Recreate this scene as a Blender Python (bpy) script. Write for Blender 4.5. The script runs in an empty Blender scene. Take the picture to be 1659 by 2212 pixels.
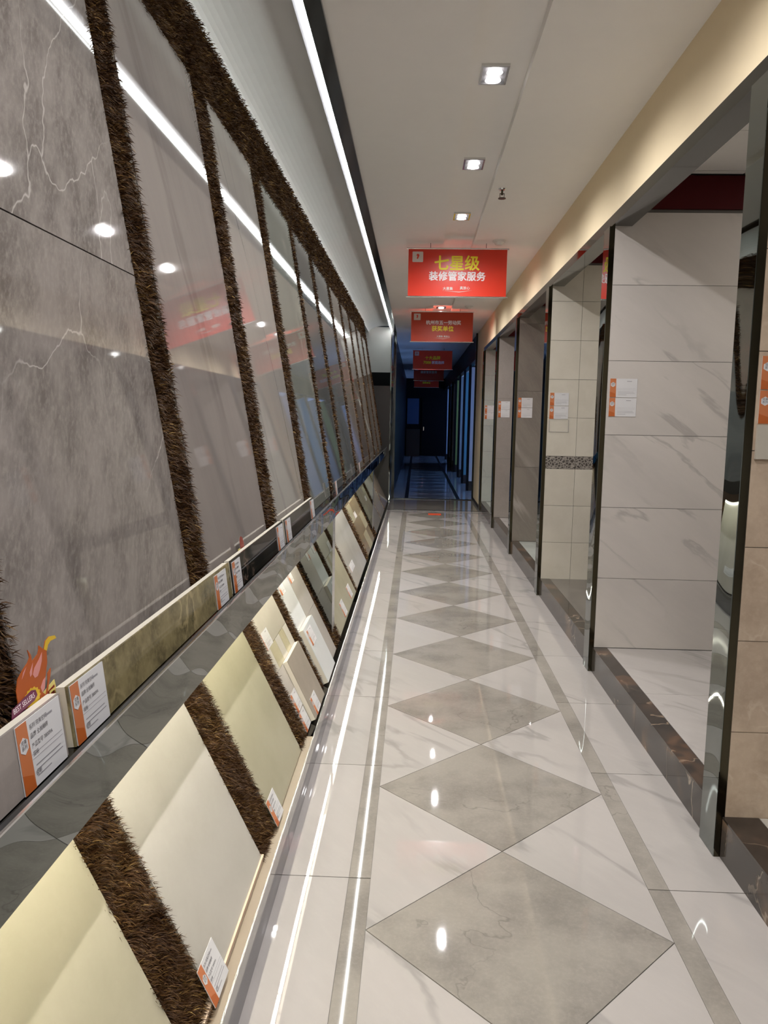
import bpy, bmesh, math, random
import numpy as np
from mathutils import Vector, Matrix
S = bpy.context.scene
COL = S.collection
R = random.Random(7)
NR = np.random.default_rng(5)
PI = math.pi

# ---------------------------------------------------------------- camera
F_PX = 1679.73
yaw, pitch, roll = 0.039105, 0.121370, 0.017143
fw = Vector((-math.sin(yaw)*math.cos(pitch), math.cos(yaw)*math.cos(pitch), -math.sin(pitch)))
rt0 = Vector((math.cos(yaw), math.sin(yaw), 0)); up0 = rt0.cross(fw)
rt = rt0*math.cos(roll) + up0*math.sin(roll)
up = -rt0*math.sin(roll) + up0*math.cos(roll)
cam = bpy.data.cameras.new('camera'); camo = bpy.data.objects.new('camera', cam); COL.objects.link(camo)
camo.matrix_world = Matrix(((rt.x, up.x, -fw.x, 0), (rt.y, up.y, -fw.y, 0), (rt.z, up.z, -fw.z, 1.5), (0, 0, 0, 1)))
cam.sensor_fit = 'HORIZONTAL'; cam.sensor_width = 36; cam.lens = F_PX/1659*36
cam.clip_start = 0.05; cam.clip_end = 100
S.camera = camo

# ---------------------------------------------------------------- world, exposure
w = bpy.data.worlds.new('world'); S.world = w; w.use_nodes = True
w.node_tree.nodes['Background'].inputs[0].default_value = (0.5, 0.6, 0.8, 1)
w.node_tree.nodes['Background'].inputs[1].default_value = 0.02
S.view_settings.view_transform = 'Standard'; S.view_settings.look = 'None'
S.view_settings.gamma = 1; S.view_settings.use_curve_mapping = False
S.view_settings.exposure = 0.42

LAMP_W = 26        # each downlight bulb
LED_E = 24         # cove strip emission
UNDER_E = 88       # strip under the fascia
BAY_W = 11
WIN_E = 5.5

# ---------------------------------------------------------------- materials
MATS = {}
def new_mat(name):
    m = bpy.data.materials.new(name); m.use_nodes = True; MATS[name] = m
    nt = m.node_tree
    return m, nt, nt.nodes['Principled BSDF']
def N(nt, t, **kw):
    n = nt.nodes.new(t)
    for k, v in kw.items():
        if k.startswith('i_'): n.inputs[k[2:].replace('_', ' ')].default_value = v
        else: setattr(n, k, v)
    return n
def coords(nt, scale=(1, 1, 1), rot=(0, 0, 0), rnd=True):
    tc = N(nt, 'ShaderNodeTexCoord'); mr = N(nt, 'ShaderNodeMapping'); mp = N(nt, 'ShaderNodeMapping')
    mr.inputs['Rotation'].default_value = rot; mp.inputs['Scale'].default_value = scale
    nt.links.new(tc.outputs['Object'], mr.inputs['Vector']); nt.links.new(mr.outputs[0], mp.inputs['Vector'])
    if rnd:
        oi = N(nt, 'ShaderNodeObjectInfo'); ml = N(nt, 'ShaderNodeMath', operation='MULTIPLY'); ml.inputs[1].default_value = 37.0
        nt.links.new(oi.outputs['Random'], ml.inputs[0])
        cx = N(nt, 'ShaderNodeCombineXYZ')
        for i in range(3): nt.links.new(ml.outputs[0], cx.inputs[i])
        nt.links.new(cx.outputs[0], mp.inputs['Location'])
    return mp.outputs[0]
def mix(nt, fac, a, b):
    m = N(nt, 'ShaderNodeMix', data_type='RGBA')
    if hasattr(fac, 'type'): nt.links.new(fac, m.inputs[0])
    else: m.inputs[0].default_value = fac
    for v, i in ((a, 6), (b, 7)):
        if hasattr(v, 'type'): nt.links.new(v, m.inputs[i])
        else: m.inputs[i].default_value = (*v, 1)
    return m.outputs[2]
def noise(nt, vec, scale, detail=4, rough=.55, dist=0):
    n = N(nt, 'ShaderNodeTexNoise'); n.inputs['Scale'].default_value = scale; n.inputs['Detail'].default_value = detail
    n.inputs['Roughness'].default_value = rough; n.inputs['Distortion'].default_value = dist
    nt.links.new(vec, n.inputs['Vector']); return n.outputs['Fac']
def ramp(nt, fac, lo, hi, smooth=True):
    r = N(nt, 'ShaderNodeMapRange'); r.interpolation_type = 'SMOOTHSTEP' if smooth else 'LINEAR'
    r.inputs['From Min'].default_value = lo; r.inputs['From Max'].default_value = hi
    nt.links.new(fac, r.inputs['Value']); return r.outputs[0]
def vein(nt, vec, scale, width, dist=.35, detail=5):
    """thin lines where a distorted noise crosses one half"""
    f = noise(nt, vec, scale, detail, .5, dist)
    s = N(nt, 'ShaderNodeMath', operation='SUBTRACT'); nt.links.new(f, s.inputs[0]); s.inputs[1].default_value = .5
    a = N(nt, 'ShaderNodeMath', operation='ABSOLUTE'); nt.links.new(s.outputs[0], a.inputs[0])
    r = N(nt, 'ShaderNodeMapRange'); r.interpolation_type = 'SMOOTHSTEP'
    r.inputs['From Min'].default_value = 0; r.inputs['From Max'].default_value = width
    r.inputs['To Min'].default_value = 1; r.inputs['To Max'].default_value = 0
    nt.links.new(a.outputs[0], r.inputs['Value']); return r.outputs[0]
def cracks(nt, vec, scale, width, warp=.35):
    """branching hair lines: edges of warped cells"""
    n = N(nt, 'ShaderNodeTexNoise'); n.inputs['Scale'].default_value = scale*1.6; n.inputs['Detail'].default_value = 5
    nt.links.new(vec, n.inputs['Vector'])
    sc = N(nt, 'ShaderNodeVectorMath', operation='SCALE'); sc.inputs['Scale'].default_value = warp; nt.links.new(n.outputs['Color'], sc.inputs[0])
    ad = N(nt, 'ShaderNodeVectorMath', operation='ADD'); nt.links.new(vec, ad.inputs[0]); nt.links.new(sc.outputs[0], ad.inputs[1])
    vo = N(nt, 'ShaderNodeTexVoronoi'); vo.feature = 'DISTANCE_TO_EDGE'; vo.inputs['Scale'].default_value = scale; nt.links.new(ad.outputs[0], vo.inputs['Vector'])
    r = N(nt, 'ShaderNodeMapRange'); r.interpolation_type = 'SMOOTHSTEP'
    r.inputs['From Min'].default_value = 0; r.inputs['From Max'].default_value = width; r.inputs['To Min'].default_value = 1; r.inputs['To Max'].default_value = 0
    nt.links.new(vo.outputs['Distance'], r.inputs['Value']); return r.outputs[0]
def mul(nt, a, b):
    m = N(nt, 'ShaderNodeMath', operation='MULTIPLY')
    for v, i in ((a, 0), (b, 1)):
        if hasattr(v, 'type'): nt.links.new(v, m.inputs[i])
        else: m.inputs[i].default_value = v
    return m.outputs[0]
def bump(nt, bsdf, h, strength, dist=.01):
    b = N(nt, 'ShaderNodeBump'); b.inputs['Strength'].default_value = strength; b.inputs['Distance'].default_value = dist
    nt.links.new(h, b.inputs['Height']); nt.links.new(b.outputs[0], bsdf.inputs['Normal'])
def wavy(nt, bsdf, strength=.15, scale=1.5, dist=.004):
    """the slight unevenness of a polished tile; world position so that reflections stay continuous"""
    g = N(nt, 'ShaderNodeNewGeometry'); h = noise(nt, g.outputs['Position'], scale, 1, .4)
    bump(nt, bsdf, h, strength, dist)
def plain(name, col, rough=.5, metal=0, spec=.5, emis=None, es=0):
    m, nt, b = new_mat(name)
    b.inputs['Base Color'].default_value = (*col, 1); b.inputs['Roughness'].default_value = rough
    b.inputs['Metallic'].default_value = metal; b.inputs['Specular IOR Level'].default_value = spec
    # slight procedural unevenness of the finish
    v = coords(nt, rnd=False); f = noise(nt, v, 9, 2)
    nt.links.new(mix(nt, mul(nt, f, .12), col, tuple(c*.7 for c in col)), b.inputs['Base Color'])
    if emis: b.inputs['Emission Color'].default_value = (*emis, 1); b.inputs['Emission Strength'].default_value = es
    return m
def stone(name, base, dark, vcol=None, vs=1.6, vw=.012, vamt=.8, rough=.06, cloud=3, grain=60, scale=(1, 1, 1), rot=(0, 0, 0),
          wave=.07, gamt=.25, band=None, bandcol=None, spec=.5, crack=None):
    m, nt, b = new_mat(name)
    v = coords(nt, scale, rot)
    c = mix(nt, ramp(nt, noise(nt, v, cloud, 6, .6), .35, .7), base, dark)
    g = ramp(nt, noise(nt, v, grain, 3, .7), .4, .75)
    c = mix(nt, mul(nt, g, gamt), c, tuple(x*1.25 for x in base))
    if band:
        f = noise(nt, v, band, 2, .5, .4)
        c = mix(nt, mul(nt, ramp(nt, f, .55, .68), .7), c, bandcol)
    if vcol:
        ve = cracks(nt, v, crack, vw) if crack else vein(nt, v, vs, vw); gate = ramp(nt, noise(nt, v, vs*.8, 2), .45, .62)
        c = mix(nt, mul(nt, mul(nt, ve, gate), vamt), c, vcol)
    nt.links.new(c, b.inputs['Base Color']); b.inputs['Roughness'].default_value = rough
    b.inputs['Specular IOR Level'].default_value = spec
    if wave: wavy(nt, b, wave, 1.2)
    return m

MARBLE = stone('white marble tile', (.40, .37, .355), (.36, .335, .322), (.20, .19, .185), 2.6, .035, .5, rough=.02, cloud=1.5, grain=30, gamt=.08,
               scale=(.35, 1.2, 1), rot=(0, 0, .9))
GREYFLOOR = stone('grey stone tile', (.28, .255, .228), (.20, .182, .163), (.15, .135, .122), 2.2, .006, .6, rough=.03, cloud=4, grain=90)
BAYMARBLE = stone('bay marble tile', (.52, .48, .45), (.465, .43, .405), (.27, .25, .235), 3.2, .03, .5, rough=.16, spec=.3, cloud=1.8, grain=30, gamt=.06,
                  scale=(.3, 1, 1.3), rot=(0, -.62, 0))
BEIGESTONE = stone('beige marble tile', (.47, .37, .28), (.38, .29, .215), (.60, .50, .40), 7, .035, .4, rough=.15, cloud=7, grain=40)
CREAMTILE = stone('cream wall tile', (.55, .51, .44), (.51, .47, .40), rough=.18, cloud=6, grain=50, gamt=.05)
STREAKGREY = stone('streaked grey tile', (.20, .175, .15), (.15, .13, .115), (.38, .345, .31), 2.2, .07, .8, rough=.1, cloud=2.5, scale=(.35, 1, 1.6), rot=(0, -1.0, 0))
TAUPETILE = stone('taupe tile', (.28, .245, .225), (.25, .22, .20), rough=.1)
PALETILE = stone('pale grey green tile', (.38, .40, .37), (.33, .35, .33), (.22, .23, .22), 2, .01, .4, rough=.08)
DARKMARBLE = stone('dark brown marble', (.035, .026, .021), (.018, .014, .012), (.28, .20, .14), 3.2, .012, .7, rough=.07, cloud=8, grain=50, band=5, bandcol=(.11, .055, .03))
CURBFACE = stone('brown veined marble', (.055, .046, .042), (.033, .028, .025), (.32, .26, .21), 2.6, .010, .7, spec=.3, rough=.12, cloud=6, grain=60, band=4, bandcol=(.15, .095, .06))
WOODFLOOR = stone('dark grey wood plank', (.13, .115, .10), (.08, .07, .065), None, rough=.2, cloud=9, scale=(1, .12, 1), grain=80)
BORDERTILE = None
SLAB1 = stone('grey brown marble slab', (.205, .182, .168), (.115, .10, .092), (.42, .39, .365), 1.8, .0055, .7, rough=.03, cloud=11, grain=80, gamt=.55, rot=(0, 0, -1.0), scale=(.6, 1.2, 1), crack=1.9, spec=.38)
SLAB2 = stone('taupe veined slab', (.215, .19, .176), (.185, .162, .152), (.13, .112, .105), 1.2, .035, .5, rough=.03, cloud=2, gamt=.06, scale=(.3, 2.2, 1), rot=(0, 0, 1.2))
SLAB3 = stone('pale sand slab', (.30, .275, .25), (.27, .25, .228), (.14, .13, .12), 1.1, .02, .6, rough=.03, cloud=2, gamt=.05, scale=(.3, 2, 1), rot=(0, 0, 1.2))
SLAB4 = stone('grey green slab', (.215, .22, .19), (.18, .185, .16), (.34, .33, .28), 1.2, .03, .5, rough=.03, cloud=2, gamt=.05, scale=(.3, 2, 1), rot=(0, 0, 1.2))
SLAB5 = stone('dark slate slab', (.13, .13, .12), (.10, .10, .095), (.2, .2, .19), 1.2, .015, .4, rough=.03, cloud=3)
SLAB6 = stone('steel grey slab', (.17, .175, .17), (.13, .135, .13), (.26, .26, .25), 1.5, .015, .4, rough=.03, cloud=3)
SLAB7 = stone('warm brown slab', (.20, .165, .135), (.16, .13, .105), rough=.04, cloud=4)
SLAB8 = stone('beige brown slab', (.27, .23, .19), (.22, .19, .155), rough=.04, cloud=4)
GREENM = stone('olive green marble', (.225, .185, .095), (.10, .082, .043), (.40, .32, .17), 7, .045, .7, rough=.08, cloud=12, grain=70, gamt=.5)
BLACKM = stone('black marble', (.015, .015, .012), (.008, .008, .007), (.30, .20, .15), 5, .012, .8, rough=.05, cloud=6, gamt=.1)
BROWNM = stone('dark brown stone', (.07, .058, .048), (.045, .038, .032), None, rough=.1, cloud=9)
CREAM1 = stone('pale yellow cream tile', (.40, .365, .27), (.36, .33, .24), rough=.12, cloud=3, gamt=.05)
CREAM2 = stone('off white cream tile', (.42, .395, .355), (.38, .355, .315), rough=.12, cloud=2.5, gamt=.05)
CREAM3 = stone('yellow beige tile', (.36, .33, .235), (.32, .295, .205), rough=.12, cloud=3, gamt=.05)
CREAM4 = stone('warm cream tile', (.45, .415, .355), (.42, .385, .33), rough=.15, cloud=3, gamt=.04)
WHITET = stone('white sample tile', (.60, .61, .61), (.57, .575, .575), (.5, .5, .5), 2, .01, .4, rough=.08, cloud=3, gamt=.03)
SANDT = stone('sand beige tile', (.40, .365, .33), (.37, .335, .305), rough=.2, cloud=5, gamt=.05)
TAUPES = stone('taupe sample tile', (.31, .265, .215), (.28, .24, .195), rough=.2, cloud=6, gamt=.06)
OLIVES = stone('olive beige strip', (.36, .32, .21), (.32, .28, .18), rough=.2, cloud=8)
WOODT = stone('golden brown wood tile', (.26, .19, .10), (.19, .135, .07), None, rough=.15, cloud=9, scale=(.3, 1.5, 1))
GREYW = stone('grey brown wood tile', (.20, .175, .15), (.15, .13, .11), None, rough=.15, cloud=9, scale=(1.5, .3, 1))
EDGE = plain('tile body edge', (.62, .57, .48), .7)
GROUT = plain('grey grout', (.13, .12, .11), .8)
DARKGAP = plain('flat black', (.01, .009, .008), .6)  # even near-black for slab bodies, end panel and hidden strip
CEIL = plain('painted ceiling', (.90, .875, .85), .7, spec=.2)
COVE = plain('white cove paint', (.72, .72, .71), .45, spec=.35)
BEIGE = plain('beige wall paint', (.86, .72, .49), .7, spec=.25)
REDP = plain('dark red board', (.055, .0015, .003), .6, spec=.15)
PANELC = plain('white ceiling panel', (.78, .76, .74), .7)
BLACK = plain('black plastic', (.012, .012, .013), .35)
WHITE = plain('white plastic', (.75, .74, .72), .4)
BRONZE = plain('brown ledge board', (.23, .175, .12), .35)
WOODB = plain('bare pine batten', (.62, .47, .34), .7)
CARPETB = plain('brown carpet backing', (.014, .007, .004), .9, spec=.1)
RED = plain('red banner cloth', (.72, .035, .012), .3)
RED2 = plain('orange red banner cloth', (.50, .04, .008), .4)
YEL = plain('yellow print', (.98, .82, .02), .5)
WPRINT = plain('white print', (.88, .82, .84), .5)
PINKP = plain('pale pink print', (.70, .62, .58), .5)
CARD = plain('white card', (.60, .59, .60), .35)
ORANGE = plain('orange print', (.50, .16, .06), .35)
ORANGE2 = plain('dark orange print', (.42, .10, .02), .35)
INK = plain('dark ink', (.04, .035, .045), .5)
GREYINK = plain('grey ink', (.25, .24, .26), .5)
FLAME = plain('flame orange print', (.36, .075, .012), .4)
FLAMEP = plain('flame pink print', (.55, .22, .20), .4)
FLAMEY = plain('flame yellow print', (.56, .36, .02), .4)
PURPLE = plain('purple print', (.13, .02, .06), .4)
CARDY = plain('yellow card print', (.58, .48, .14), .4)
DKRED = plain('dark red print', (.20, .02, .01), .4)
STICK = plain('orange red sticker', (.72, .09, .03), .35)
HALLP = [plain('hall board white', (.55, .6, .65), .4), plain('hall board teal', (.12, .35, .42), .4), plain('hall board green', (.30, .36, .10), .4),
         plain('hall board grey', (.4, .42, .42), .4), plain('hall board blue', (.2, .3, .5), .4), plain('dim blue poster', (.05, .09, .18), .5)]
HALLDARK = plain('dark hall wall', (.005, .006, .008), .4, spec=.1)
HALLDIA = plain('hall grey diamond', (.17, .18, .20), .12)
HALLFLOOR = stone('hall floor tile', (.35, .38, .42), (.3, .32, .36), rough=.1)

def steel(name, col, rough, wave, wscale, dist=.01, stretch=(1, 1, 1)):
    m, nt, b = new_mat(name)
    b.inputs['Base Color'].default_value = (*col, 1); b.inputs['Metallic'].default_value = 1; b.inputs['Roughness'].default_value = rough
    g = N(nt, 'ShaderNodeNewGeometry'); mp = N(nt, 'ShaderNodeMapping'); mp.inputs['Scale'].default_value = stretch
    nt.links.new(g.outputs['Position'], mp.inputs[0])
    bump(nt, b, noise(nt, mp.outputs[0], wscale, 0, .3), wave, dist)
    return m
MIRROR = steel('mirror steel fascia', (.22, .24, .235), .012, .6, 2.8, .017, (1, 1, 2.2))
MIRRORK = steel('mirror steel kick', (.22, .225, .235), .04, .3, 2, .01, (1, .3, 6))
MIRRORF = steel('flat mirror steel', (.26, .28, .27), .02, .12, 1.5, .004)
POSTS = steel('mirror steel post', (.24, .265, .255), .02, .55, 1.8, .016, (1, 2.0, 1))
POSTD = steel('dark steel return', (.09, .08, .055), .12, .2, 3)
LEDGE = steel('black mirror ledge', (.045, .042, .04), .02, .03, 2)
TRIMD = steel('dark steel trim', (.05, .055, .055), .15, .1, 2)
HEADER = steel('smoked steel header', (.085, .09, .083), .05, .2, 1.0)
EDGEL = plain('bright steel edge', (.75, .75, .76), .2, 1)
CHROME = plain('chrome', (.7, .7, .7), .15, 1)
def emit(name, col, st):
    m = bpy.data.materials.new(name); m.use_nodes = True; nt = m.node_tree
    b = nt.nodes['Principled BSDF']; b.inputs['Base Color'].default_value = (.8, .8, .8, 1)
    b.inputs['Emission Color'].default_value = (*col, 1); b.inputs['Emission Strength'].default_value = st
    return m
LEDM = emit('led strip light', (.95, 1, .96), LED_E)
UNDERM = emit('warm led strip light', (1, .95, .78), UNDER_E)
BULB = emit('lamp bulb light', (1, .98, .94), 3.5)
WINM = emit('daylight pane', (.25, .45, 1.0), WIN_E)

# pile: fibre colour differs from fibre to fibre
m, nt, b = new_mat('brown shag pile'); PILE = m
at = N(nt, 'ShaderNodeAttribute'); at.attribute_name = 'tone'
cr = N(nt, 'ShaderNodeValToRGB'); e = cr.color_ramp.elements
e[0].position = 0; e[0].color = (.022, .008, .003, 1); e[1].position = 1; e[1].color = (.42, .27, .09, 1)
x = e.new(.55); x.color = (.066, .031, .011, 1); x = e.new(.82); x.color = (.15, .082, .026, 1)
nt.links.new(at.outputs['Fac'], cr.inputs[0]); nt.links.new(cr.outputs[0], b.inputs['Base Color'])
b.inputs['Roughness'].default_value = .5; b.inputs['Specular IOR Level'].default_value = .12

# ---------------------------------------------------------------- mesh helpers
def link(name, me, parent=None, mat=None, M=None):
    o = bpy.data.objects.new(name, me); COL.objects.link(o)
    if mat is not None and not me.materials: me.materials.append(mat)
    if parent is not None: o.parent = parent
    if M is not None: o.matrix_basis = M
    return o
def mesh(name, vs, fs, mat):
    me = bpy.data.meshes.new(name); me.from_pydata([tuple(v) for v in vs], [], fs); me.update()
    if mat: me.materials.append(mat)
    return me
class MB:
    def __init__(s): s.v = []; s.f = []
    def box(s, x0, x1, y0, y1, z0, z1):
        n = len(s.v)
        s.v += [(x0, y0, z0), (x1, y0, z0), (x1, y1, z0), (x0, y1, z0), (x0, y0, z1), (x1, y0, z1), (x1, y1, z1), (x0, y1, z1)]
        s.f += [tuple(n+i for i in q) for q in ((3, 2, 1, 0), (4, 5, 6, 7), (0, 1, 5, 4), (1, 2, 6, 5), (2, 3, 7, 6), (3, 0, 4, 7))]
        return s
    def prism(s, pts, z0, z1):
        n = len(s.v); k = len(pts)
        s.v += [(p[0], p[1], z0) for p in pts] + [(p[0], p[1], z1) for p in pts]
        s.f += [tuple(n+i for i in reversed(range(k))), tuple(n+k+i for i in range(k))]
        s.f += [(n+i, n+(i+1) % k, n+k+(i+1) % k, n+k+i) for i in range(k)]
        return s
    def cyl(s, c, r0, r1, z0, z1, k=20):
        n = len(s.v)
        for z, r in ((z0, r0), (z1, r1)):
            s.v += [(c[0]+r*math.cos(2*PI*i/k), c[1]+r*math.sin(2*PI*i/k), z) for i in range(k)]
        s.f += [tuple(n+i for i in reversed(range(k))), tuple(n+k+i for i in range(k))]
        s.f += [(n+i, n+(i+1) % k, n+k+(i+1) % k, n+k+i) for i in range(k)]
        return s
    def me(s, mat, name='m'): return mesh(name, s.v, s.f, mat)
    def obj(s, name, mat, parent=None, M=None, center=True):
        """mesh with its origin at its own centre"""
        if center and s.v:
            lo = [min(v[i] for v in s.v) for i in range(3)]; hi = [max(v[i] for v in s.v) for i in range(3)]
            c = Vector([(lo[i]+hi[i])/2 for i in range(3)]); s.v = [(v[0]-c.x, v[1]-c.y, v[2]-c.z) for v in s.v]
            T = Matrix.Translation(c)
            return link(name, s.me(mat), parent, None, (M @ T) if M is not None else T)
        return link(name, s.me(mat), parent, None, M)
def box(name, mat, x0, x1, y0, y1, z0, z1, parent=None, M=None, bev=0):
    o = MB().box(x0, x1, y0, y1, z0, z1).obj(name, mat, parent, M)
    if bev:
        b = bmesh.new(); b.from_mesh(o.data); bmesh.ops.bevel(b, geom=b.edges[:], offset=bev, segments=1, affect='EDGES'); b.to_mesh(o.data); b.free()
    return o
def tag(o, label, cat, group=None, kind=None):
    o['label'] = label; o['category'] = cat
    if group: o['group'] = group
    if kind: o['kind'] = kind
    return o
def struct(o): o['kind'] = 'structure'; return o
def empty(name, M=None, loc=None, parent=None):
    o = bpy.data.objects.new(name, None); COL.objects.link(o); o.empty_display_size = .05
    if parent: o.parent = parent
    if M is not None: o.matrix_basis = M
    if loc: o.location = loc
    return o
_txt = {}
def text_me(body, size, mat, ext=0.0, align='CENTER'):
    key = (body, size, mat.name, align)
    if key in _txt: return _txt[key]
    c = bpy.data.curves.new('t', 'FONT'); c.body = body; c.size = size; c.align_x = align; c.align_y = 'CENTER'; c.resolution_u = 2
    o = bpy.data.objects.new('t', c); COL.objects.link(o); bpy.context.view_layer.update()
    dg = bpy.context.evaluated_depsgraph_get()
    me = bpy.data.meshes.new_from_object(o.evaluated_get(dg)); bpy.data.objects.remove(o); bpy.data.curves.remove(c)
    me.materials.clear(); me.materials.append(mat)
    _txt[key] = me; return me
def fat(me, d):
    """thicken lettering: copies of the outline shifted a little"""
    n = len(me.vertices); co = np.zeros(n*3); me.vertices.foreach_get('co', co); co = co.reshape(-1, 3)
    fs = [tuple(p.vertices) for p in me.polygons]; V = []; Fc = []
    for i, (dx, dy) in enumerate(((0, 0), (d, 0), (-d, 0), (0, d), (0, -d))):
        V += [(p[0]+dx, p[1]+dy, p[2]+i*1e-5) for p in co]; Fc += [tuple(v+i*n for v in f) for f in fs]
    return mesh('t', V, Fc, me.materials[0])

def kid(o, p):      # o was built in world coordinates: hang it under p
    M = o.matrix_basis.copy(); o.parent = p; o.matrix_basis = p.matrix_basis.inverted() @ M; return o

# ---------------------------------------------------------------- floor
XL, XR, XM, Y0, P = -0.1167, 0.7819, 0.3332, 2.1214, 0.8986
g = .0012; FY0, FY1 = -1.78, 12.62
floor = struct(box('floor', GROUT, -.9, 1.15, FY0, 12.65, -.06, -.003))
def ftile(pts, mat):
    cx = sum(p[0] for p in pts)/len(pts); cy = sum(p[1] for p in pts)/len(pts)
    q = []
    for x, y in pts:   # pull every corner in to leave the joint
        d = math.hypot(x-cx, y-cy); k = 1-2*g/d if d else 1
        q.append((cx+(x-cx)*k, cy+(y-cy)*k))
    q = [(x, min(max(y, FY0), FY1)) for x, y in q]
    return kid(MB().prism(q, -.0025, 0).obj('tile', mat), floor)
BORD = 12.38
for k in range(-4, 12):
    yc = Y0 + k*P
    if yc + P/2 < FY0: continue
    a, b2 = yc-P/2, yc+P/2
    if a < FY0: continue
    ftile([(XL, yc), (XM, a), (XR, yc), (XM, b2)], GREYFLOOR)
    if yc+P < BORD+.1:
        ftile([(XL, yc), (XM, b2), (XL, yc+P)], MARBLE); ftile([(XR, yc), (XR, yc+P), (XM, b2)], MARBLE)
    else:
        ftile([(XL, yc), (XM, b2), (XL, b2)], MARBLE); ftile([(XR, yc), (XR, b2), (XM, b2)], MARBLE)
ys = [2.38 + .832*k for k in range(-5, 13)]
for a, b2 in zip(ys, ys[1:]):
    b2 = min(b2, BORD)
    if b2-a < .05: continue
    for x0, x1, mt in ((-.60, -.187, MARBLE), (-.187, XL, GREYFLOOR), (XR, .849, GREYFLOOR), (.849, 1.10, MARBLE)):
        ftile([(x0, a), (x1, a), (x1, b2), (x0, b2)], mt)
yl = Y0+11*P+P/2
ftile([(-.6, yl), (XM, yl), (XM, 12.62), (-.6, 12.62)], MARBLE); ftile([(XM, yl), (1.1, yl), (1.1, 12.62), (XM, 12.62)], MARBLE)
# threshold between shop and hall
th_ = struct(box('floor', GREYFLOOR, -.42, 1.10, 12.66, 14.36, -.05, -.001))
tr = struct(box('trim_2', TRIMD, -.42, 1.10, 12.62, 12.66, -.04, .004)); struct(box('trim_3', TRIMD, -.42, 1.10, 14.36, 14.42, -.04, .012))
hf = struct(box('floor', HALLFLOOR, -.42, 3.2, 14.42, 31, -.05, -.001))
mbd = MB()
for k in range(18):
    yc = 14.95+k*P
    mbd.prism([(XL, yc), (XM, yc-P/2), (XR, yc), (XM, yc+P/2)], -.0008, .001)
o = kid(mbd.obj('tile', HALLDIA), hf); o['kind'] = 'stuff'
for x0, x1 in ((-.187, XL), (XR, .849)):
    kid(MB().box(x0, x1, 14.42, 31, -.0008, .001).obj('border_strip', HALLDARK), hf)
tag(box('floor_sticker', STICK, .22, .42, 12.02, 12.24, .0008, .002), 'small orange red sticker stuck on the farthest grey diamond of the floor', 'sticker')

# ---------------------------------------------------------------- ceiling
ZC = 3.034
ce = struct(box('ceiling', CEIL, -.385, .205, -1.8, 14.4, ZC, ZC+.06))
for a in ((.47, 1.2, -1.8, 14.4, ZC, ZC+.06), (.205, .47, 12.4, 14.4, ZC, ZC+.06)): kid(box('ceiling_board', CEIL, *a), ce)
kid(box('recessed_channel', CEIL, .19, .48, -1.8, 12.41, ZC+.045, ZC+.06), ce)
struct(box('ceiling', CEIL, -.42, 3.2, 14.4, 31, ZC, ZC+.06))
# cove over the rack
pts = [(-.88+.30*(1-math.cos(q*PI/24)), 3.0+.12*math.sin(q*PI/24)) for q in range(13)] + [(-.44, 3.12), (-.44, 3.15), (-1.0, 3.15), (-1.0, 3.0)]
k = len(pts); V = [(x, y, z) for y in (-1.8, 14.2) for x, z in pts]
Fc = [(i, (i+1) % k, k+(i+1) % k, k+i) for i in range(k)] + [tuple(range(k)), tuple(range(2*k-1, k-1, -1))]
cv = struct(link('ceiling', mesh('m', V, Fc, COVE)))
struct(box('trim_1', TRIMD, -.452, -.385, -1.8, 14.3, 3.018, 3.14))
struct(box('wall_end', COVE, -1.0, -.43, 14.2, 14.26, 2.30, 3.1))
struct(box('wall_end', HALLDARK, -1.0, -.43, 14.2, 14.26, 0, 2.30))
led = empty('led_light_strip', loc=(-.468, 0, 3.04))
tag(led, 'long thin bright white light strip along the edge of the cove ceiling', 'light strip')
MB().box(-.034, .0155, -1.8, 14.15, .0085, .0105).obj('led_shade_lip', GREYINK, led, center=False)  # lip added to shade the cove paint right beside the strip
yy = -1.8
while yy < 14.15:
    box('light_segment', LEDM, -.008, .008, yy+.001, min(yy+1.0, 14.15), -.006, .006, led); yy += 1.0

# downlights and ceiling fittings
def downlight(y):
    t = empty('downlight', loc=(.322, y, ZC+.045))
    fr = MB()
    for a in ((-.064, .064, -.10, -.088), (-.064, .064, .088, .10), (-.064, -.054, -.088, .088), (.054, .064, -.088, .088)): fr.box(a[0], a[1], a[2], a[3], -.012, 0)
    fr.obj('frame', CHROME, t, center=False)
    MB().box(-.054, .054, -.088, .088, -.002, 0).obj('back_plate', GREYINK, t, center=False)
    for s in (-1, 1):
        MB().cyl((0, s*.042), .037, .028, -.016, -.0021, 20).obj('bulb', BULB, t, center=False)
        l = bpy.data.lights.new('lamp', 'SPOT'); l.energy = LAMP_W; l.spot_size = math.radians(165); l.spot_blend = .8; l.shadow_soft_size = .02
        l.color = (1, .98, .98)
        lo = bpy.data.objects.new('lamp', l); COL.objects.link(lo); lo.parent = t; lo.location = (0, s*.042, -.035)
    return t
nth = ['nearest', 'second', 'third']
for i in range(-1, 10):
    y = 1.27*i
    t = downlight(y)
    if y < 3: tag(t, 'twin bulb downlight in the ceiling channel, overhead, nearer than the first one in view', 'light', 'twin downlights in the ceiling channel')
    elif i in (3, 4, 5): tag(t, 'square twin bulb downlight, %s in view before the first red sign' % nth[i-3], 'light', 'twin downlights in the ceiling channel')
    elif i == 9: tag(t, 'twin bulb downlight seen just above the second red sign', 'light', 'twin downlights in the ceiling channel')
    else: tag(t, 'twin bulb downlight hidden behind the first hanging red sign', 'light', 'twin downlights in the ceiling channel')
t = empty('fire_sprinkler', loc=(.543, 5.47, ZC)); tag(t, 'small metal fire sprinkler head hanging from the plain ceiling', 'sprinkler')
MB().cyl((0, 0), .018, .026, -.008, 0, 16).obj('escutcheon', CHROME, t, center=False)
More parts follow.
